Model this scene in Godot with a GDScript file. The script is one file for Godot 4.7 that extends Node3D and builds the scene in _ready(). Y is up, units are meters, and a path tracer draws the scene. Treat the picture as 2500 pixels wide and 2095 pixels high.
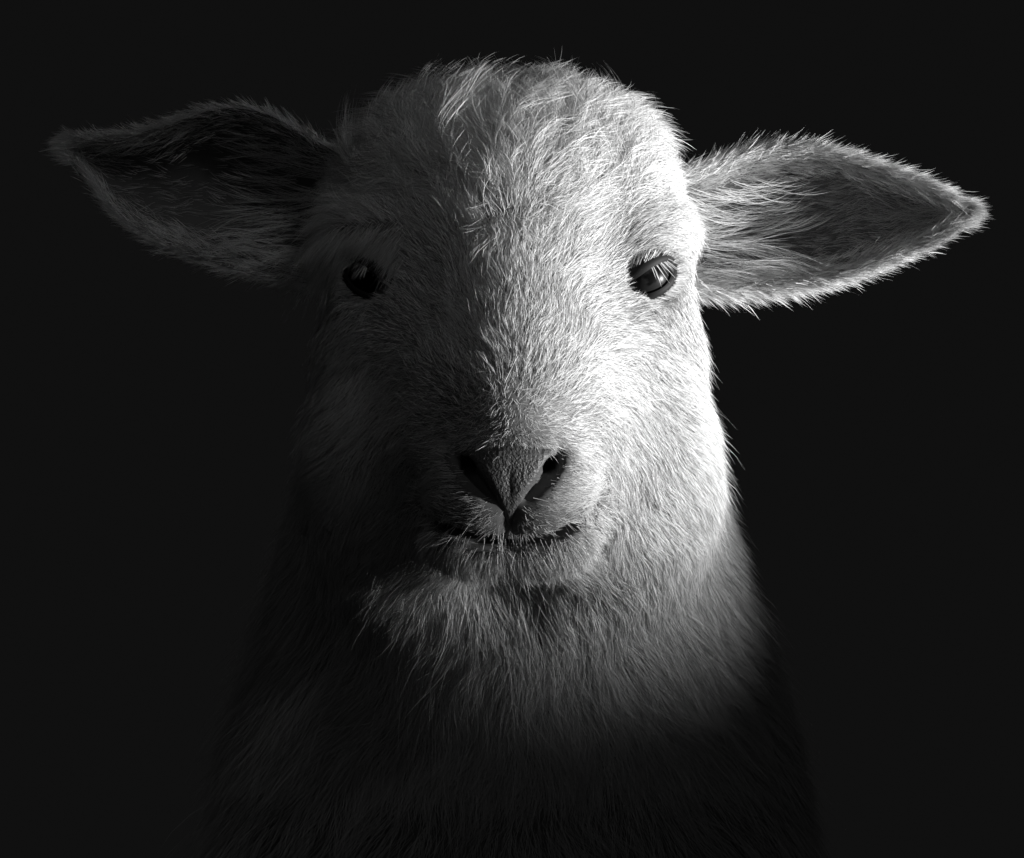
extends Node3D
# A lamb's head in low-key studio light. Shapes are laid out in "millimetre-like" units
# (1 unit = S metres, x right, y up, z towards the camera, origin between the cheeks).

const S := 0.0001905
const BASE := 1250.0          # units from the origin down to the cut at the chest

var rng := RandomNumberGenerator.new()
var lamb: Node3D
var noise := FastNoiseLite.new()

# ---------------------------------------------------------------- helpers
func U(v: Vector3) -> Vector3:
	return v * S

func grey(linear: float) -> Color:
	return Color(linear, linear, linear).linear_to_srgb()

func mat(called: String, linear: float, rough: float) -> StandardMaterial3D:
	var m := StandardMaterial3D.new()
	m.resource_name = called
	m.albedo_color = grey(linear)
	m.roughness = rough
	m.cull_mode = BaseMaterial3D.CULL_DISABLED
	return m

func put(called: String, mesh: Mesh, m: Material, parent: Node3D, stuff := false) -> MeshInstance3D:
	var o := MeshInstance3D.new()
	o.name = called
	mesh.surface_set_material(0, m)
	o.mesh = mesh
	if stuff:
		o.set_meta("kind", "stuff")
	parent.add_child(o, true)
	return o

# ---------------------------------------------------------------- distance field of the body
func ell(p: Vector3, c: Vector3, r: Vector3) -> float:
	var q := p - c
	var k0 := (q / r).length()
	var k1 := (q / (r * r)).length()
	return k0 * (k0 - 1.0) / maxf(k1, 1e-6)

func cone(p: Vector3, a: Vector3, b: Vector3, ra: float, rb: float) -> float:
	var pa := p - a
	var ba := b - a
	var h := clampf(pa.dot(ba) / ba.dot(ba), 0.0, 1.0)
	return (pa - ba * h).length() - lerpf(ra, rb, h)

func smin(a: float, b: float, k: float) -> float:
	var h := maxf(k - absf(a - b), 0.0) / k
	return minf(a, b) - h * h * k * 0.25

func smax(a: float, b: float, k: float) -> float:
	return -smin(-a, -b, k)

var eye_c := Vector3(288, 308, 110)
var eye_n := Vector3(0.55, 0.1, 0.83)
var sockets := false

func flesh(q: Vector3) -> float:
	var p := Vector3(absf(q.x), q.y, q.z)
	var d := ell(p, Vector3(0, 400, -80), Vector3(342, 272, 320))
	d = smin(d, ell(p, Vector3(70, 490, -70), Vector3(275, 205, 230)), 60)
	# brow, cheek
	d = smin(d, cone(p, Vector3(255, 368, 38), Vector3(240, 190, 8), 122, 132), 60)
	d = smin(d, cone(p, Vector3(225, 120, 10), Vector3(235, -110, -10), 160, 178), 90)
	d = smin(d, ell(p, Vector3(268, 405, 62), Vector3(105, 50, 88)), 50)
	# bridge of the nose and muzzle
	d = smin(d, cone(p, Vector3(0, 360, 40), Vector3(0, 80, 255), 205, 170), 70)
	d = smin(d, cone(p, Vector3(0, 80, 255), Vector3(0, -60, 365), 165, 118), 60)
	d = smin(d, ell(p, Vector3(60, -105, 378), Vector3(104, 96, 96)), 50)
	d = smin(d, ell(p, Vector3(54, -152, 392), Vector3(94, 66, 90)), 40)
	d = smin(d, cone(p, Vector3(165, 215, 70), Vector3(120, 10, 215), 130, 118), 80)
	# flesh between the corner of the mouth and the cheek
	d = smin(d, cone(p, Vector3(90, -50, 270), Vector3(215, -50, 60), 88, 180), 80)
	d = smin(d, cone(p, Vector3(60, -150, 270), Vector3(200, -170, 0), 82, 180), 80)
	# lower jaw
	var j := cone(p, Vector3(0, -190, 330), Vector3(60, -110, 40), 64, 185)
	j = smin(j, ell(p, Vector3(50, -213, 372), Vector3(116, 68, 98)), 30)
	d = smin(d, j, 10)
	d = smin(d, ell(p, Vector3(0, -85, 432), Vector3(90, 66, 60)), 40)
	# neck
	return smin(d, cone(p, Vector3(0, 330, -330), Vector3(0, -900, -530), 325, 650), 170)

func body_field(q: Vector3) -> float:
	var d := flesh(q)
	if d > 60.0 or d < -80.0:
		return d
	var p := Vector3(absf(q.x), q.y, q.z)
	# cleft of the upper lip and the line of the mouth
	d = smax(d, -cone(p, front_cleft[0], front_cleft[1], 8, 9), 6)
	if p.z > 250.0 and p.y < -120.0 and p.y > -290.0:
		# the mouth is a real slit, open deep between the lips
		var deep := Vector3(-6, 4, -34)
		var m := 1e9
		for i in 3:
			m = minf(m, cone(p, mouth[i], mouth[i + 1], 10, 10 if i < 2 else 8))
			m = minf(m, cone(p, mouth[i] + deep, mouth[i + 1] + deep, 12, 12 if i < 2 else 9))
			m = minf(m, cone(p, mouth[i] + deep * 0.5, mouth[i + 1] + deep * 0.5, 11, 11 if i < 2 else 9))
		d = smax(d, -m, 5)
	d = nostrils(p, d, 6.0)
	if sockets:
		d = smax(d, -ell(p, eye_c + eye_n * 8.0, Vector3(64, 52, 60)), 14)
	d = smax(d, -BASE - p.y, 20)
	return d

var mouth := [Vector3(0, -216, 0), Vector3(70, -213, 0), Vector3(125, -190, 0), Vector3(166, -150, 0)]
var front_cleft := [Vector3(0, -165, 490), Vector3(0, -214, 480)]
var nostril := [Vector3(98, -46, 455), Vector3(72, -88, 478), Vector3(34, -128, 488)]

func nostrils(p: Vector3, d: float, more: float) -> float:
	# comma shaped slits along the outer lower edges of the nose, deep at the wing
	d = smax(d, -cone(p, nostril[0], nostril[1], 11 + more, 14 + more), 8)
	d = smax(d, -cone(p, nostril[1], nostril[2], 13 + more, 6 + more), 8)
	return smax(d, -cone(p, nostril[1] + Vector3(10, 14, 4), Vector3(66, -60, 390), 14 + more, 16 + more), 8)

func wedge(y: float) -> float:
	# half the breadth of the nose leather at a height
	return 10.0 + 98.0 * pow(clampf((y + 176.0) / 145.0, 0.0, 1.0), 1.25)

func nose_field(q: Vector3) -> float:
	# a wedge of leather lying proud of the muzzle
	var p := Vector3(absf(q.x), q.y, q.z)
	var d := flesh(p) - 6.0
	d = smin(d, cone(p, nostril[0] + Vector3(-14, 4, -14), nostril[1] + Vector3(-26, 8, -10), 20, 18), 16)
	d = smax(d, (p.x - wedge(p.y)) * 0.8, 22)
	d = smax(d, p.y + 24.0 + p.x * 0.12, 24)
	d = smax(d, 380.0 - p.z, 8)
	d = nostrils(p, d, 0.0)
	# dip below the fringe and the fine groove down the middle
	d = smax(d, -cone(p, Vector3(0, -70, 512), Vector3(0, -185, 497), 5, 5), 7)
	return d

# surface nets over a box, visiting only the blocks near the surface; the field is mirrored in x
func nets(field: Callable, lo: Vector3, hi: Vector3, cell: float) -> ArrayMesh:
	var nx := int(ceil(hi.x / cell))
	var ny := int(ceil((hi.y - lo.y) / cell))
	var nz := int(ceil((hi.z - lo.z) / cell))
	var sy := nx + 1
	var sz := sy * (ny + 1)
	var f := PackedFloat32Array()
	f.resize(sz * (nz + 1))
	f.fill(1e9)
	var B := 4
	var live := []
	var reach := cell * B * 0.87 * 1.35
	for bz in range(0, nz, B):
		for by in range(0, ny, B):
			for bx in range(0, nx, B):
				var c := Vector3((bx + B * 0.5) * cell, lo.y + (by + B * 0.5) * cell, lo.z + (bz + B * 0.5) * cell)
				if absf(field.call(c)) < reach:
					live.append(Vector3i(bx, by, bz))
	for b in live:
		for k in range(b.z, mini(b.z + B, nz) + 1):
			for j in range(b.y, mini(b.y + B, ny) + 1):
				var at: int = k * sz + j * sy
				for i in range(b.x, mini(b.x + B, nx) + 1):
					if f[at + i] > 1e8:
						f[at + i] = field.call(Vector3(i * cell, lo.y + j * cell, lo.z + k * cell))
	# vertices: one for each crossed cell, for x >= 0 and mirrored
	var vert := {}
	var pos := PackedVector3Array()
	for b in live:
		for k in range(b.z, mini(b.z + B, nz)):
			for j in range(b.y, mini(b.y + B, ny)):
				for i in range(b.x, mini(b.x + B, nx)):
					var o: int = k * sz + j * sy + i
					var v := [f[o], f[o + 1], f[o + sy], f[o + sy + 1], f[o + sz], f[o + sz + 1], f[o + sz + sy], f[o + sz + sy + 1]]
					var inside := 0
					for t in 8:
						if v[t] < 0.0:
							inside += 1
					if inside == 0 or inside == 8:
						continue
					var sum := Vector3.ZERO
					var n := 0
					for e in [[0, 1], [2, 3], [4, 5], [6, 7], [0, 2], [1, 3], [4, 6], [5, 7], [0, 4], [1, 5], [2, 6], [3, 7]]:
						var a: float = v[e[0]]
						var c: float = v[e[1]]
						if (a < 0.0) != (c < 0.0):
							var t := a / (a - c)
							var A := Vector3(e[0] & 1, (e[0] >> 1) & 1, e[0] >> 2)
							var C := Vector3(e[1] & 1, (e[1] >> 1) & 1, e[1] >> 2)
							sum += A.lerp(C, t)
							n += 1
					sum /= n
					vert[o] = pos.size()
					pos.append(Vector3((i + sum.x) * cell, lo.y + (j + sum.y) * cell, lo.z + (k + sum.z) * cell))
	var half := pos.size()
	for t in half:
		pos.append(Vector3(-pos[t].x, pos[t].y, pos[t].z))
	var idx := PackedInt32Array()
	for o in vert:
		var i: int = o % sy
		var j: int = (o / sy) % (ny + 1)
		var k: int = o / sz
		var here := f[o] < 0.0
		# edge along x
		if (here != (f[o + 1] < 0.0)) and j > 0 and k > 0:
			quad(idx, vert, half, [o, o - sy, o - sy - sz, o - sz], here, false)
		if (here != (f[o + sy] < 0.0)) and k > 0:
			if i > 0:
				quad(idx, vert, half, [o, o - sz, o - sz - 1, o - 1], here, false)
			elif vert.has(o - sz):     # across the middle
				cross_quad(idx, vert[o], vert[o - sz], half, here)
		if (here != (f[o + sz] < 0.0)) and j > 0:
			if i > 0:
				quad(idx, vert, half, [o, o - 1, o - 1 - sy, o - sy], here, false)
			elif vert.has(o - sy):
				cross_quad(idx, vert[o], vert[o - sy], half, not here)
	var nor := PackedVector3Array()
	nor.resize(pos.size())
	for t in range(0, idx.size(), 3):
		var a := pos[idx[t]]
		var g := (pos[idx[t + 2]] - a).cross(pos[idx[t + 1]] - a)
		nor[idx[t]] += g
		nor[idx[t + 1]] += g
		nor[idx[t + 2]] += g
	for t in pos.size():
		nor[t] = nor[t].normalized()
		pos[t] *= S
	var arr := []
	arr.resize(Mesh.ARRAY_MAX)
	arr[Mesh.ARRAY_VERTEX] = pos
	arr[Mesh.ARRAY_NORMAL] = nor
	arr[Mesh.ARRAY_INDEX] = idx
	var m := ArrayMesh.new()
	m.add_surface_from_arrays(Mesh.PRIMITIVE_TRIANGLES, arr)
	return m

func quad(idx: PackedInt32Array, vert: Dictionary, half: int, k: Array, flip: bool, _x: bool) -> void:
	for o in k:
		if not vert.has(o):
			return
	var a: int = vert[k[0]]
	var b: int = vert[k[1]]
	var c: int = vert[k[2]]
	var d: int = vert[k[3]]
	if flip:
		idx.append_array(PackedInt32Array([a, c, b, a, d, c]))
		idx.append_array(PackedInt32Array([a + half, b + half, c + half, a + half, c + half, d + half]))
	else:
		idx.append_array(PackedInt32Array([a, b, c, a, c, d]))
		idx.append_array(PackedInt32Array([a + half, c + half, b + half, a + half, d + half, c + half]))

func cross_quad(idx: PackedInt32Array, a: int, b: int, half: int, flip: bool) -> void:
	var c := b + half
	var d := a + half
	if flip:
		idx.append_array(PackedInt32Array([a, c, b, a, d, c]))
	else:
		idx.append_array(PackedInt32Array([a, b, c, a, c, d]))

# ---------------------------------------------------------------- fur
class Coat:
	var pos := PackedVector3Array()
	var nor := PackedVector3Array()
	var col := PackedColorArray()
	var idx := PackedInt32Array()
	var strands := 0

	func hair(root: Vector3, t: Vector3, n: Vector3, length: float, lift: float, bend: float, wave: float, phase: float, wide: float, segs: int, tone: float, twist: float) -> Vector3:
		# one tapering ribbon that leaves the skin at an angle and bends as it goes
		strands += 1
		var side := t.cross(n).normalized()
		var across := (side + n * twist).normalized()
		var face := (n - side * twist).normalized()
		var p := root - n * 4.0
		var step := length / segs
		var c := Color(tone, tone, tone)
		var first := pos.size()
		for i in segs:
			var s := float(i) / segs
			var w := wide * (1.0 - 0.72 * s * s)
			pos.append((p - across * w) * 0.0001905)
			pos.append((p + across * w) * 0.0001905)
			nor.append(face)
			nor.append(face)
			col.append(c)
			col.append(c)
			var d := t + n * (lift * (1.25 - s) ) + side * (bend * s + wave * sin(phase + s * 5.0))
			p += d.normalized() * step
		pos.append(p * 0.0001905)
		nor.append(face)
		col.append(c)
		for i in segs - 1:
			var a := first + i * 2
			idx.append(a)
			idx.append(a + 2)
			idx.append(a + 1)
			idx.append(a + 1)
			idx.append(a + 2)
			idx.append(a + 3)
		var z := first + segs * 2 - 2
		idx.append(z)
		idx.append(z + 2)
		idx.append(z + 1)
		return p

	func commit() -> ArrayMesh:
		var arr := []
		arr.resize(Mesh.ARRAY_MAX)
		arr[Mesh.ARRAY_VERTEX] = pos
		arr[Mesh.ARRAY_NORMAL] = nor
		arr[Mesh.ARRAY_COLOR] = col
		arr[Mesh.ARRAY_INDEX] = idx
		var m := ArrayMesh.new()
		m.add_surface_from_arrays(Mesh.PRIMITIVE_TRIANGLES, arr)
		return m

# how the coat lies: x, y, direction (degrees, for the side x > 0), length, lift, wave
const LIE := [
	# bridge of the nose and forehead
	[0, -14, -89, 34, 0.3, 0.05], [45, -14, -72, 32, 0.3, 0.05], [85, -24, -35, 28, 0.26, 0.05], [0, 40, -80, 30, 0.2, 0.05], [70, 40, 10, 34, 0.22, 0.06], [0, 110, 82, 40, 0.22, 0.08],
	[60, 120, 60, 44, 0.24, 0.08], [0, 220, 85, 48, 0.24, 0.1], [70, 230, 62, 52, 0.25, 0.1], [0, 330, 86, 54, 0.26, 0.12], [80, 340, 58, 60, 0.28, 0.14],
	[150, 60, 18, 44, 0.26, 0.06], [150, 160, 38, 50, 0.26, 0.08], [160, 270, 42, 54, 0.27, 0.1], [170, 380, 40, 58, 0.28, 0.12], [0, 415, -80, 60, 0.3, 0.2],
	[110, 440, 50, 66, 0.34, 0.22], [230, 440, 28, 60, 0.3, 0.14], [310, 440, 12, 56, 0.3, 0.12], [380, 420, -8, 50, 0.3, 0.1],
	# crown
	[0, 470, 92, 92, 0.5, 0.42], [120, 530, 68, 96, 0.5, 0.42], [230, 540, 44, 84, 0.45, 0.36], [310, 520, 26, 70, 0.4, 0.25], [0, 600, 92, 108, 0.62, 0.45],
	[120, 620, 74, 108, 0.62, 0.45], [210, 610, 52, 92, 0.55, 0.4], [0, 690, 95, 96, 0.7, 0.55], [110, 685, 76, 94, 0.7, 0.55], [220, 640, 58, 90, 0.8, 0.5],
	# round the eye
	[230, 300, 34, 48, 0.24, 0.06], [250, 370, 26, 48, 0.24, 0.06], [310, 378, 4, 42, 0.24, 0.06], [370, 350, -35, 42, 0.26, 0.06], [380, 290, -58, 44, 0.28, 0.06],
	[310, 250, -62, 40, 0.2, 0.05], [250, 240, 20, 38, 0.2, 0.05], [340, 200, -62, 48, 0.26, 0.06],
	# cheeks and jaw
	[230, 170, 8, 48, 0.24, 0.06], [220, 80, -18, 50, 0.26, 0.06], [290, 110, -48, 56, 0.28, 0.06], [370, 120, -45, 60, 0.36, 0.08], [210, 0, -42, 52, 0.26, 0.06],
	[290, 0, -56, 62, 0.3, 0.08], [400, 0, -42, 74, 0.4, 0.1], [230, -100, -62, 60, 0.28, 0.08], [320, -110, -56, 70, 0.32, 0.1], [430, -110, -40, 82, 0.42, 0.12],
	[230, -220, -66, 72, 0.3, 0.1], [350, -230, -54, 80, 0.34, 0.12], [470, -230, -38, 92, 0.42, 0.14],
	# muzzle and chin
	[140, -40, 0, 46, 0.3, 0.07], [115, -85, -4, 38, 0.28, 0.07], [60, -130, -14, 32, 0.26, 0.07], [125, -130, 10, 36, 0.26, 0.07], [160, -115, 6, 44, 0.28, 0.07],
	[14, -185, -70, 26, 0.22, 0.07], [40, -190, -30, 26, 0.2, 0.07], [72, -192, 6, 26, 0.18, 0.07], [110, -174, 30, 28, 0.16, 0.07], [140, -150, 40, 30, 0.16, 0.07],
	[0, -236, -90, 56, 0.45, 0.05], [80, -236, -82, 56, 0.45, 0.05], [135, -214, -62, 58, 0.42, 0.05], [168, -180, -50, 50, 0.3, 0.07], [0, -262, -90, 78, 0.4, 0.06], [90, -256, -76, 76, 0.4, 0.06],
	# throat, neck and chest
	[0, -360, -90, 96, 0.3, 0.14], [120, -370, -80, 100, 0.3, 0.14], [260, -360, -66, 100, 0.34, 0.15], [400, -380, -52, 108, 0.38, 0.16], [520, -400, -44, 116, 0.44, 0.16],
	[0, -520, -90, 124, 0.32, 0.2], [160, -520, -78, 124, 0.32, 0.2], [340, -520, -62, 128, 0.38, 0.2], [520, -540, -54, 132, 0.44, 0.2],
	[0, -760, -90, 130, 0.3, 0.2], [300, -760, -72, 132, 0.32, 0.2], [560, -760, -64, 134, 0.4, 0.2],
]

func front(q: Vector3) -> Vector3:
	# the point of the skin straight before q
	q.z = 600.0
	while flesh(q) > 0.5 and q.z > -600.0:
		q.z -= maxf(flesh(q) * 0.7, 0.4)
	return q

func lie_at(p: Vector3) -> PackedFloat32Array:
	var ax := absf(p.x)
	var dx := 0.0
	var dy := 0.0
	var l := 0.0
	var up := 0.0
	var wv := 0.0
	var sum := 0.0
	for i in range(0, lie.size(), 7):
		var ex := ax - lie[i]
		var ey := p.y - lie[i + 1]
		var w := ex * ex + ey * ey + 120.0
		w = 1.0 / (w * w)
		dx += lie[i + 2] * w
		dy += lie[i + 3] * w
		l += lie[i + 4] * w
		up += lie[i + 5] * w
		wv += lie[i + 6] * w
		sum += w
	if p.x < 0.0:
		dx = -dx
	return PackedFloat32Array([dx / sum, dy / sum, l / sum, up / sum, wv / sum])

var lie := PackedFloat32Array()

func bald(p: Vector3, n: Vector3) -> bool:
	# no roots grow on the nose leather, in the eyes, or inside the open slit of the mouth and the cleft 
	var ax := absf(p.x)
	if p.z > 380.0:
		if p.y < -36.0 and p.y > -174.0 and ax < wedge(p.y) - 1.0:
			return true
	# recesses cut into the flesh (mouth, cleft, nostrils) are bare inside
	if p.z > 250.0 and p.y < -20.0 and p.y > -280.0 and flesh(p) < -3.0:
		return true
	var q := Vector3(ax, p.y, p.z) - eye_c
	if q.length() < 110.0:
		var e := q.x * 0.87 + q.y * 0.5
		var f := -q.x * 0.5 + q.y * 0.87
		if (e * e) / (60.0 * 60.0) + (f * f) / (32.0 * 32.0) < 1.0:
			return true
	return n.y < -0.97

func grow(body: ArrayMesh) -> Dictionary:
	var arr := body.surface_get_arrays(0)
	var pos: PackedVector3Array = arr[Mesh.ARRAY_VERTEX]
	var nor: PackedVector3Array = arr[Mesh.ARRAY_NORMAL]
	var idx: PackedInt32Array = arr[Mesh.ARRAY_INDEX]
	var coats := {"face_fur": Coat.new(), "crown_wool": Coat.new(), "neck_fur": Coat.new()}
	for t in range(0, idx.size(), 3):
		var a := pos[idx[t]] / S
		var b := pos[idx[t + 1]] / S
		var c := pos[idx[t + 2]] / S
		var na := nor[idx[t]]
		if na.z < -0.45 or a.y < -1000.0:
			continue
		var area := (b - a).cross(c - a).length() * 0.5
		var mid := (a + b + c) / 3.0
		# sparser where the coat is long, and where the camera cannot see the roots
		var dens := 1.0 / 19.0
		if mid.y < -300.0 and mid.z < 250.0:
			dens = 1.0 / 52.0
		if mid.y < -720.0:
			dens = 1.0 / 220.0
		if na.z < -0.05:
			dens *= 0.35
		var want := area * dens
		var count := int(want)
		if rng.randf() < want - count:
			count += 1
		for k in count:
			var u := rng.randf()
			var v := rng.randf()
			if u + v > 1.0:
				u = 1.0 - u
				v = 1.0 - v
			var p := a + (b - a) * u + (c - a) * v
			var n := (na * (1.0 - u - v) + nor[idx[t + 1]] * u + nor[idx[t + 2]] * v).normalized()
			if bald(p, n):
				continue
			var sway := 16.0 if p.y > 130.0 or p.y < -20.0 else 40.0
			var L := lie_at(p + Vector3(rng.randfn(0.0, sway * 0.6), rng.randfn(0.0, sway), 0.0))
			var coat: Coat = coats.face_fur
			var segs := 3
			var each := 3
			var spread := 8.0
			if p.y > 430.0 and p.z > -400:
				if rng.randf() < 0.58:
					continue
				coat = coats.crown_wool
				segs = 5
				each = 6
				spread = 13.0
			elif p.y < -300.0 and p.z < 250.0:
				coat = coats.neck_fur
				segs = 4
				each = 4
				spread = 10.0
			var d := Vector3(L[0], L[1], -0.12)
			# slow drift of the lie so that wisps cross and part
			var drift := noise.get_noise_3d(p.x, p.y, p.z) * (0.5 + L[4] * 2.2)
			var drift2 := noise.get_noise_3d(p.x * 3.1 + 500.0, p.y * 3.1, p.z * 3.1) * (0.4 + L[4])
			d = d.rotated(Vector3(0, 0, 1), drift + drift2)
			d = (d - n * d.dot(n)).normalized()
			var length := L[2] * rng.randf_range(0.6, 1.08) * (0.85 if p.y > -300.0 else 1.0)
			var lift := L[3] * rng.randf_range(0.7, 1.4)
			var bend := rng.randfn(0.0, 0.12 + L[4])
			if p.x < -210.0 and p.x > -390.0 and p.y > 330.0 and p.y < 410.0:
				d = Vector3(-0.55, -0.8, 0.25)
				d = (d - n * d.dot(n)).normalized()
				length *= 1.7
				lift += 0.25
			if p.x < -315.0 and p.y > 330.0 and p.y < 580.0:
				length *= rng.randf_range(1.2, 1.9)
				lift += 0.15
			var phase := rng.randf() * TAU
			var tone := 0.5 + 0.26 * rng.randf()
			var side := d.cross(n)
			var gather := 0.45
			if segs == 5:
				gather = 1.0
				length *= rng.randf_range(0.8, 1.25)
				bend += signf(noise.get_noise_2d(p.x * 2.0, p.y * 2.0 + 300.0)) * 0.5
			if segs == 5 and rng.randf() < (0.03 if p.y < 520.0 else 0.09):
				segs = 8
				each = 14
				length *= 1.3
				gather = 1.4
				bend = rng.randf_range(1.2, 2.6) * (1.0 if rng.randf() < 0.5 else -1.0)
				tone = 0.78
				lift *= 1.2
			for h in each:
				var off := side * rng.randfn(0.0, spread * 0.6) + d * rng.randfn(0.0, spread)
				var dd := (d - side * 0.0 + side * rng.randfn(0.0, 0.13) - side * (off.dot(side) / length) * gather).normalized()
				var guard := 1.0
				if rng.randf() < 0.05:
					guard = rng.randf_range(1.2, 1.5) if segs < 5 else 1.1
				coat.hair(p + off, dd, n, length * guard * rng.randf_range(0.8, 1.12), lift * guard * rng.randf_range(0.85, 1.15), bend + rng.randfn(0.0, 0.06), L[4] * 0.9, phase + rng.randfn(0.0, 0.25), rng.randf_range(0.32, 0.56), segs, tone * rng.randf_range(0.75, 1.15), rng.randfn(0.0, 1.1))
	return coats

# ---------------------------------------------------------------- ears
func along(line: Array, x: float) -> float:
	for i in line.size() - 1:
		if x <= line[i + 1].x:
			var t := clampf((x - line[i].x) / (line[i + 1].x - line[i].x), 0.0, 1.0)
			var p0: Vector2 = line[maxi(i - 1, 0)]
			var p3: Vector2 = line[mini(i + 2, line.size() - 1)]
			return cubic_interpolate(line[i].y, line[i + 1].y, p0.y, p3.y, t)
	return line[-1].y

var ear := {}

func ear_point(u: float, v: float) -> Vector3:
	# u: base to tip, v: lower edge (-1) to upper edge (1); the middle is hollow
	var x: float = lerpf(ear.base, ear.tip, 1.0 - pow(1.0 - u, 1.35))
	var hi := along(ear.top, x)
	var lo := along(ear.bottom, x)
	var y := lerpf(lo, hi, v * 0.5 + 0.5)
	var deep: float = ear.deep * (1.0 - 0.55 * u) * (hi - lo) / 300.0
	var z: float = lerpf(ear.z0, ear.z1, u) - deep * (1.0 - v * v) + 14.0 * sin(u * PI) * v
	return Vector3(x * ear.side, y, z)

func ear_normal(u: float, v: float) -> Vector3:
	var e := 0.01
	var du := ear_point(minf(u + e, 1.0), v) - ear_point(maxf(u - e, 0.0), v)
	var dv := ear_point(u, minf(v + e, 1.0)) - ear_point(u, maxf(v - e, -1.0))
	var n := du.cross(dv)
	if n.z < 0.0:
		n = -n
	return n.normalized()

func make_ear(skin: Material, fur: Material) -> void:
	var st := SurfaceTool.new()
	st.begin(Mesh.PRIMITIVE_TRIANGLES)
	var NU := 36
	var NV := 20
	for layer in 2:
		for i in NU + 1:
			for j in NV + 1:
				var u := minf(float(i) / NU, 0.985)
				var v := float(j) / NV * 2.0 - 1.0
				var n := ear_normal(u, v)
				var thick: float = 13.0 * sqrt(maxf(1.0 - v * v, 0.0)) * (1.0 - 0.8 * u)
				st.set_normal(n if layer == 0 else -n)
				st.add_vertex(U(ear_point(u, v) - (n * thick if layer == 1 else Vector3.ZERO)))
	var W := NV + 1
	for layer in 2:
		var o := layer * (NU + 1) * W
		for i in NU:
			for j in NV:
				var a := o + i * W + j
				var flip: bool = (layer == 0) == (ear.side > 0)
				for t in ([a, a + 1, a + W, a + 1, a + W + 1, a + W] if flip else [a, a + W, a + 1, a + 1, a + W, a + W + 1]):
					st.add_index(t)
	var o := put("ear", st.commit(), skin, lamb)
	o.set_meta("label", ear.label)
	var coat := Coat.new()
	# short coat of the hollow side: runs to the tip and fans out to the rims
	for k in ear.inner:
		var u := pow(rng.randf(), 0.9) * 0.97 + 0.02
		var v := rng.randf_range(-0.97, 0.97)
		var n := ear_normal(u, v)
		var p := ear_point(u, v)
		var d := ear_fan(u, v, n)
		d = d.rotated(n, noise.get_noise_3d(p.x * 2.0, p.y * 2.0, 900.0) * 0.9)
		var rim := smoothstep(0.62, 0.95, absf(v)) + smoothstep(0.8, 0.97, u)
		if rng.randf() > 0.3 + rim:
			continue
		var length := rng.randf_range(34.0, 58.0) * (1.0 - 0.25 * minf(rim, 1.0))
		var bend := rng.randfn(0.0, 0.2)
		for h in 4:
			var off := d.cross(n) * rng.randfn(0.0, 4.5) + d * rng.randfn(0.0, 8.0)
			coat.hair(p + off, (d + d.cross(n) * rng.randfn(0.0, 0.08)).normalized(), n, length * rng.randf_range(0.8, 1.1), 0.2 + 0.12 * rng.randf(), bend, 0.08, rng.randf() * TAU, rng.randf_range(0.3, 0.5), 3, rng.randf_range(0.4, 0.7), rng.randfn(0.0, 1.1))
	# dense fringe on both rims and at the tip, and the coat of the outer side
	for k in ear.outer:
		var u := rng.randf() * 0.985
		var v := rng.randf_range(-1.0, 1.0)
		var edge := rng.randf() < 0.72
		if edge:
			v = (1.0 - absf(rng.randfn(0.0, 0.15))) * (1.0 if rng.randf() < 0.5 else -1.0)
			if rng.randf() < 0.08:
				u = 1.0 - absf(rng.randfn(0.0, 0.05))
				v = rng.randf_range(-1, 1)
			u = clampf(u, 0.0, 0.995)
			v = clampf(v, -1.0, 1.0)
		var n := ear_normal(u, v)
		var p := ear_point(u, v)
		var d := ear_fan(u, v, n)
		if not edge:
			n = -n
			p += n * 10.0 * sqrt(1.0 - v * v)
		else:
			# the rim is a rounded edge: hair stands all round it
			var T := (ear_point(minf(u + 0.02, 1.0), signf(v)) - ear_point(maxf(u - 0.02, 0.0), signf(v))).normalized()
			var O := (ear_point(u, 1.0) - ear_point(u, -1.0)).normalized() * signf(v)
			O = (O - T * O.dot(T)).normalized()
			if u > 0.93:
				T = Vector3(ear.side, rng.randf_range(-0.3, 0.1), 0.0).normalized()
				O = Vector3(0, signf(v), 0)
			var out := clampf((absf(v) - 0.72) / 0.28, 0.0, 1.0)
			var turn := rng.randf_range(-0.3, 0.5) * PI
			p += (O * cos(turn) + n * sin(turn)) * 6.0 * out
			if u > 0.9:
				out *= 0.35
			d = (T * rng.randf_range(0.5, 1.1) + O * rng.randf_range(0.3, 1.0) * out + n * rng.randf_range(-0.2, 0.45)).normalized()
			if u > 0.9:
				var goal := ear_point(1.0, 0.0) + T * 70.0
				d = (d + (goal - p).normalized() * 0.9).normalized()
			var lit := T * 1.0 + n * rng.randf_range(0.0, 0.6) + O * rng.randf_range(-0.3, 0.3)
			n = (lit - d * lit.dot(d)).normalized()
		var length := rng.randf_range(24.0, 44.0) * (1.25 - 0.5 * u if v < 0.0 else 0.9) * (1.35 if u > 0.92 else 1.0)
		for h in 5:
			var off := d.cross(n) * rng.randfn(0.0, 5.0) + d * rng.randfn(0.0, 8.0)
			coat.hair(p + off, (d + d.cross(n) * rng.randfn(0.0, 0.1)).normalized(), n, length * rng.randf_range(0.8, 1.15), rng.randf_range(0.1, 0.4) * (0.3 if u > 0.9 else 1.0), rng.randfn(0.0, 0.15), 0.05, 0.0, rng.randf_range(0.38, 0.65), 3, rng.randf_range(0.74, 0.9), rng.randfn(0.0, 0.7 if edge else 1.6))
	put("fur", coat.commit(), fur, o, true)
	# long wisps that curl out of the ear's base
	var wisps := Coat.new()
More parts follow.
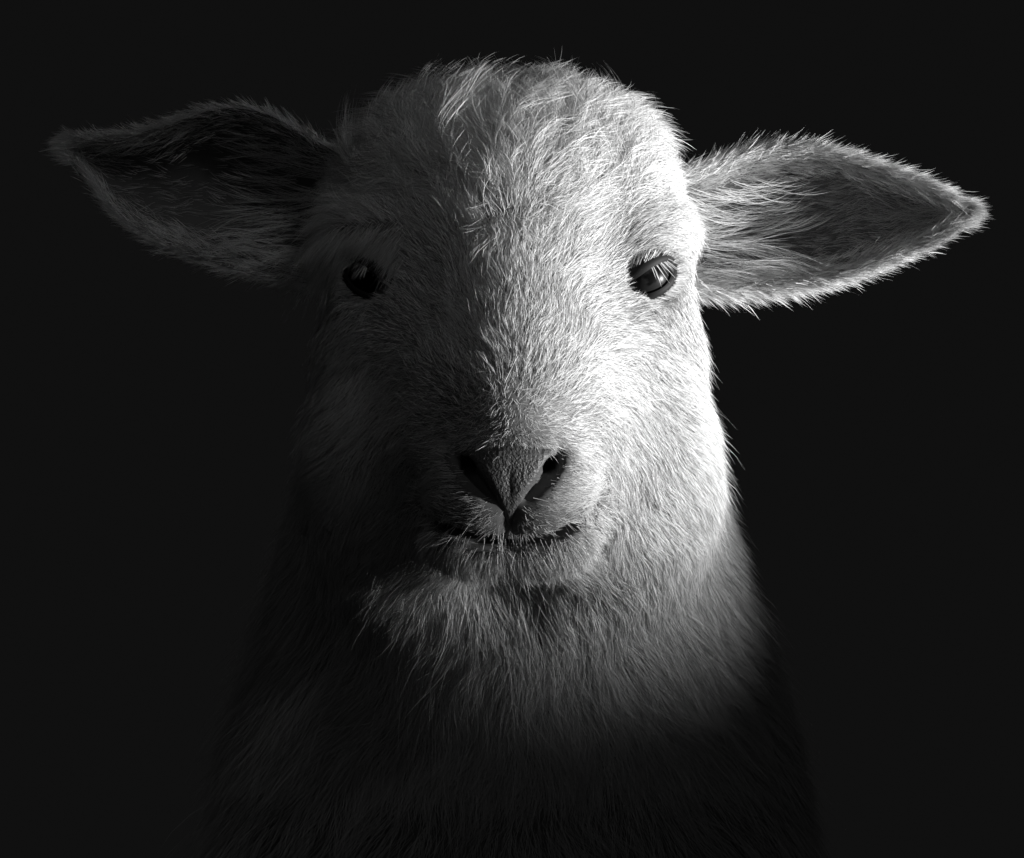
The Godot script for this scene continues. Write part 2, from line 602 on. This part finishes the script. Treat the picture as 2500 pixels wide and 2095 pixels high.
	for k in 80:
		var u := rng.randf_range(0.02, 0.26)
		var v := rng.randf_range(-0.75, 0.75)
		var n := ear_normal(u, v)
		var p := ear_point(u, v)
		var d := Vector3(ear.side, rng.randf_range(-0.5, 0.1) - v * 0.25, 0.1)
		d = (d - n * d.dot(n)).normalized()
		var length := rng.randf_range(90.0, 170.0)
		var bend: float = rng.randf_range(0.1, 0.9) * -ear.side * signf(v + 0.2)
		for h in 9:
			var off := d.cross(n) * rng.randfn(0.0, 5.0) + d * rng.randfn(0.0, 10.0)
			wisps.hair(p + off, (d + d.cross(n) * rng.randfn(0.0, 0.07)).normalized(), n, length * rng.randf_range(0.75, 1.1), rng.randf_range(0.3, 0.55), bend + rng.randfn(0.0, 0.1), 0.1, rng.randf(), rng.randf_range(0.4, 0.65), 8, rng.randf_range(0.62, 0.84), rng.randfn(0.0, 1.1))
	put("inner_tuft", wisps.commit(), fur, o, true)

func ear_fan(u: float, v: float, n: Vector3) -> Vector3:
	var tip := (ear_point(minf(u + 0.03, 1.0), v) - ear_point(maxf(u - 0.03, 0.0), v)).normalized()
	var rise := (ear_point(u, minf(v + 0.03, 1.0)) - ear_point(u, maxf(v - 0.03, -1.0))).normalized()
	var d := tip + rise * v * (0.75 - 0.45 * u)
	return (d - n * d.dot(n)).normalized()

# ---------------------------------------------------------------- eyes
func make_eye(side: float, dark: Material, ball: Material, fur: Material, label: String) -> void:
	var c := Vector3(eye_c.x * side, eye_c.y, eye_c.z)
	var g := Vector3(eye_n.x * side, eye_n.y, eye_n.z).normalized()
	var e := Vector3(0.87 * side, 0.5, 0.0)
	e = (e - g * e.dot(g)).normalized()
	var f := g.cross(e) * side
	if f.y < 0.0:
		f = -f
	var st := SurfaceTool.new()
	st.begin(Mesh.PRIMITIVE_TRIANGLES)
	var NA := 40
	var NB := 28
	# eyeball with a horizontal pupil
	for i in NB + 1:
		for j in NA:
			var th := PI * i / NB
			var ph := TAU * j / NA
			var n := g * cos(th) + (e * cos(ph) + f * sin(ph)) * sin(th)
			var q := Vector2(cos(ph), sin(ph)) * sin(th)
			var tone := 0.06
			if cos(th) > 0.0 and q.length() < 0.8:
				tone = 0.018
				if absf(q.x) < 0.42 and absf(q.y) < 0.2:
					tone = 0.006
			st.set_color(Color(tone, tone, tone))
			st.set_normal(n)
			st.add_vertex(U(c + n * 53.0))
	for i in NB:
		for j in NA:
			var a := i * NA + j
			var b := i * NA + (j + 1) % NA
			for t in [a, b, a + NA, b, b + NA, a + NA]:
				st.add_index(t)
	var o := put("eye", st.commit(), ball, lamb)
	o.set_meta("label", label)
	# lids: a ring from the slit out to under the coat
	st = SurfaceTool.new()
	st.begin(Mesh.PRIMITIVE_TRIANGLES)
	var R := 7
	NA = 48
	for r in R + 1:
		for j in NA:
			var ph := TAU * j / NA
			var s := cos(ph)
			var upper := sin(ph) > 0.0
			var inn := Vector2(s * (66.0 if s < 0 else 46.0), sin(ph) * (17.0 if upper else 29.0) * (1.0 - 0.15 * s * s))
			var out := Vector2(s * 80.0, sin(ph) * 60.0)
			var t := float(r) / R
			var q := inn.lerp(out, t)
			var h0 := sqrt(maxf(56.5 * 56.5 - inn.length_squared(), 60.0)) + 2.0
			var h := lerpf(h0, 4.0, t * t) + sin(t * PI) * (7.0 if upper else 3.0)
			st.add_vertex(U(c + e * q.x + f * q.y + g * h))
	for r in R:
		for j in NA:
			var a := r * NA + j
			var b := r * NA + (j + 1) % NA
			for t in ([a, a + NA, b, b, a + NA, b + NA] if side > 0 else [a, b, a + NA, b, b + NA, a + NA]):
				st.add_index(t)
	st.generate_normals()
	put("eyelid", st.commit(), dark, o)
	var coat := Coat.new()
	# short coat of the lids, lying away from the slit
	for k in 1500:
		var ph := rng.randf() * TAU
		var s := cos(ph)
		var upper := sin(ph) > 0.0
		var inn := Vector2(s * (66.0 if s < 0 else 46.0), sin(ph) * (17.0 if upper else 29.0) * (1.0 - 0.15 * s * s))
		var t := rng.randf_range(0.28, 1.0)
		var q := inn.lerp(Vector2(s * 80.0, sin(ph) * 60.0), t)
		var h0 := sqrt(maxf(56.5 * 56.5 - inn.length_squared(), 60.0)) + 2.0
		var root := c + e * q.x + f * q.y + g * (lerpf(h0, 4.0, t * t) + sin(t * PI) * (7.0 if upper else 3.0))
		var d := (e * (q.x * 0.008 + 0.75) + f * (q.y * 0.016)).normalized()
		coat.hair(root, (d + f * rng.randfn(0.0, 0.12)).normalized(), g, rng.randf_range(16.0, 30.0), 0.22, rng.randfn(0.0, 0.15), 0.05, 0.0, rng.randf_range(0.35, 0.6), 3, rng.randf_range(0.3, 0.7), rng.randfn(0.0, 1.0))
	put("eyelid_fur", coat.commit(), fur, o, true)
	# pale lashes of the upper lid
	coat = Coat.new()
	for k in 8:
		var s := rng.randf_range(0.0, 1.1)
		var q := Vector2(s * 48.0, 22.0 * (1.0 - 0.3 * s * s) + rng.randf_range(0.0, 8.0))
		var root := c + e * q.x + f * q.y + g * (sqrt(maxf(56.0 * 56.0 - q.length_squared(), 100.0)) + 6.0)
		var d := (-Vector3.UP * 0.8 + g * 0.25 + e * (0.15 + 0.7 * s)).normalized()
		var n := (g - d * d.dot(g)).normalized()
		for h in 3:
			coat.hair(root + Vector3(rng.randfn(0, 2), rng.randfn(0, 2), 0), (d + e * rng.randfn(0.0, 0.08)).normalized(), n, rng.randf_range(28.0, 56.0), 0.2, rng.randfn(0.0, 0.1), 0.0, 0.0, 0.6, 4, rng.randf_range(0.65, 0.85), rng.randfn(0.0, 0.5))
	put("eyelashes", coat.commit(), fur, o, true)

# ---------------------------------------------------------------- scene
func _ready() -> void:
	rng.seed = 11
	noise.seed = 4
	noise.frequency = 0.006
	# camera: level with the lamb's face, long lens
	var cam := Camera3D.new()
	cam.name = "camera"
	cam.position = Vector3(5.0 * S, BASE * S, 1.5)
	cam.fov = 2.0 * rad_to_deg(atan(880.0 * S / 1.5))
	cam.near = 0.05
	cam.far = 50.0
	add_child(cam)
	cam.current = true
	# black studio round it
	var env := Environment.new()
	env.background_mode = Environment.BG_COLOR
	env.background_color = Color(0.062, 0.062, 0.062)
	env.tonemap_mode = Environment.TONE_MAPPER_LINEAR
	env.tonemap_exposure = 1.0
	env.sdfgi_enabled = true
	env.ssao_enabled = true
	env.ssil_enabled = true
	var we := WorldEnvironment.new()
	we.name = "environment"
	we.environment = env
	add_child(we)
	# key: a soft spot to the lamb's left, a little above its head
	var face := Vector3(0.01, (BASE + 130.0) * S, 0.0)
	var key := SpotLight3D.new()
	key.name = "key_spot"
	key.light_energy = 5.1
	key.light_size = 0.05
	key.spot_range = 5.0
	key.spot_attenuation = 2.0
	key.spot_angle = 6.6
	key.spot_angle_attenuation = 0.8
	key.shadow_enabled = true
	add_child(key)
	key.look_at_from_position(face + Vector3(1.2, -0.06, 0.32), face + Vector3(0.0, 0.027, 0.02))
	# fill: a weak soft lamp above the camera
	var fill := SpotLight3D.new()
	fill.name = "fill_spot"
	fill.light_energy = 0.11
	fill.light_size = 0.06
	fill.spot_range = 5.0
	fill.spot_attenuation = 2.0
	fill.spot_angle = 10.2
	fill.spot_angle_attenuation = 1.0
	fill.shadow_enabled = true
	add_child(fill)
	fill.look_at_from_position(face + Vector3(0.38, 0.82, 0.85), face + Vector3(-0.06, 0.088, 0.0))

	# a far, very weak room lamp: lifts the unlit coat to the level of the backdrop
	var room := OmniLight3D.new()
	room.name = "room_lamp"
	room.light_energy = 0.07
	room.light_size = 0.3
	room.omni_range = 8.0
	room.omni_attenuation = 2.0
	room.shadow_enabled = true
	room.position = face + Vector3(-0.5, 0.9, 2.6)
	add_child(room)

	# materials
	var skin := mat("skin", 0.11, 0.8)
	var dark := mat("dark_skin", 0.014, 0.6)
	dark.metallic_specular = 0.25
	var leather := mat("nose_leather", 0.085, 0.5)
	var pits := FastNoiseLite.new()
	pits.seed = 9
	pits.noise_type = FastNoiseLite.TYPE_CELLULAR
	pits.frequency = 0.05
	var pt := NoiseTexture2D.new()
	pt.width = 256
	pt.height = 256
	pt.seamless = true
	pt.noise = pits
	leather.heightmap_enabled = true
	leather.heightmap_texture = pt
	leather.heightmap_scale = 0.06
	leather.uv1_triplanar = true
	leather.uv1_scale = Vector3(60, 60, 60)
	var ball := mat("eyeball", 1.0, 0.3)
	ball.metallic_specular = 0.25
	ball.vertex_color_use_as_albedo = true
	var fur := mat("fur", 1.0, 0.55)
	fur.vertex_color_use_as_albedo = true
	fur.metallic_specular = 0.35
	fur.backlight_enabled = true
	fur.backlight = Color(0.42, 0.42, 0.42)

	# the lamb
	lamb = Node3D.new()
	lamb.name = "lamb"
	lamb.position = Vector3(0, BASE * S, 0)
	lamb.set_meta("label", "white lamb's head and neck facing forward, ears out, lit from one side")
	lamb.set_meta("category", "lamb")
	add_child(lamb)
	for a in LIE:
		var r := deg_to_rad(a[2])
		lie.append_array(PackedFloat32Array([a[0], a[1], cos(r), sin(r), a[3], a[4], a[5]]))
		if a[0] == 0:   # the middle line has no side
			lie[-5] = 0.0
	# where the skin is at the eye
	var z := 500.0
	while body_field(Vector3(eye_c.x, eye_c.y, z)) > 1.0 and z > -300.0:
		z -= maxf(body_field(Vector3(eye_c.x, eye_c.y, z)) * 0.7, 0.5)
	var at := Vector3(eye_c.x, eye_c.y, z)
	eye_n = Vector3(body_field(at + Vector3(2, 0, 0)) - body_field(at - Vector3(2, 0, 0)), body_field(at + Vector3(0, 2, 0)) - body_field(at - Vector3(0, 2, 0)), body_field(at + Vector3(0, 0, 2)) - body_field(at - Vector3(0, 0, 2))).normalized()
	eye_n = (eye_n + Vector3(0, 0, 0.25)).normalized()
	eye_c = at - eye_n * 38.0
	for i in 3:
		nostril[i] = front(nostril[i]) - Vector3(0, 0, 5)
	for i in 2:
		front_cleft[i] = front(front_cleft[i]) - Vector3(0, 0, 4)
	for i in 4:
		mouth[i] = front(mouth[i]) - Vector3(0, 0, 5)
	sockets = true
	var body_mesh := nets(body_field, Vector3(-700, -BASE - 20, -1100), Vector3(700, 760, 560), 10.0)
	put("body", body_mesh, skin, lamb)
	var nose := put("nose", nets(nose_field, Vector3(-130, -215, 370), Vector3(130, 0, 540), 5.0), leather, lamb)
	nose.set_meta("label", "dark leathery nose with comma shaped nostrils")
	make_eye(1.0, dark, ball, fur, "dark eye in the light, under pale lashes")
	make_eye(-1.0, dark, ball, fur, "dark eye in the deep shadow")
	# ears
	ear = {"side": 1.0, "base": 330.0, "tip": 925.0, "deep": 95.0, "z0": -60.0, "z1": 10.0, "inner": 6500, "outer": 11000, "label": "ear in the light with a bright furry rim",
		"top": [Vector2(330, 520), Vector2(400, 540), Vector2(480, 570), Vector2(555, 578), Vector2(655, 570), Vector2(755, 540), Vector2(835, 507), Vector2(890, 480), Vector2(925, 455)],
		"bottom": [Vector2(330, 290), Vector2(400, 285), Vector2(480, 282), Vector2(555, 288), Vector2(655, 305), Vector2(755, 338), Vector2(855, 383), Vector2(895, 408), Vector2(925, 433)]}
	make_ear(skin, fur)
	ear = {"side": -1.0, "base": 330.0, "tip": 935.0, "deep": 130.0, "z0": -60.0, "z1": -330.0, "inner": 1600, "outer": 5000, "label": "ear in the shadow, only its fringe showing",
		"top": [Vector2(330, 560), Vector2(430, 615), Vector2(520, 660), Vector2(615, 668), Vector2(715, 640), Vector2(795, 622), Vector2(865, 614), Vector2(935, 618)],
		"bottom": [Vector2(330, 290), Vector2(440, 305), Vector2(520, 318), Vector2(615, 345), Vector2(705, 378), Vector2(785, 420), Vector2(845, 470), Vector2(885, 525), Vector2(935, 592)]}
	make_ear(skin, fur)
	var coats := grow(body_mesh)
	for called in coats:
		put(called, coats[called].commit(), fur, lamb, true)
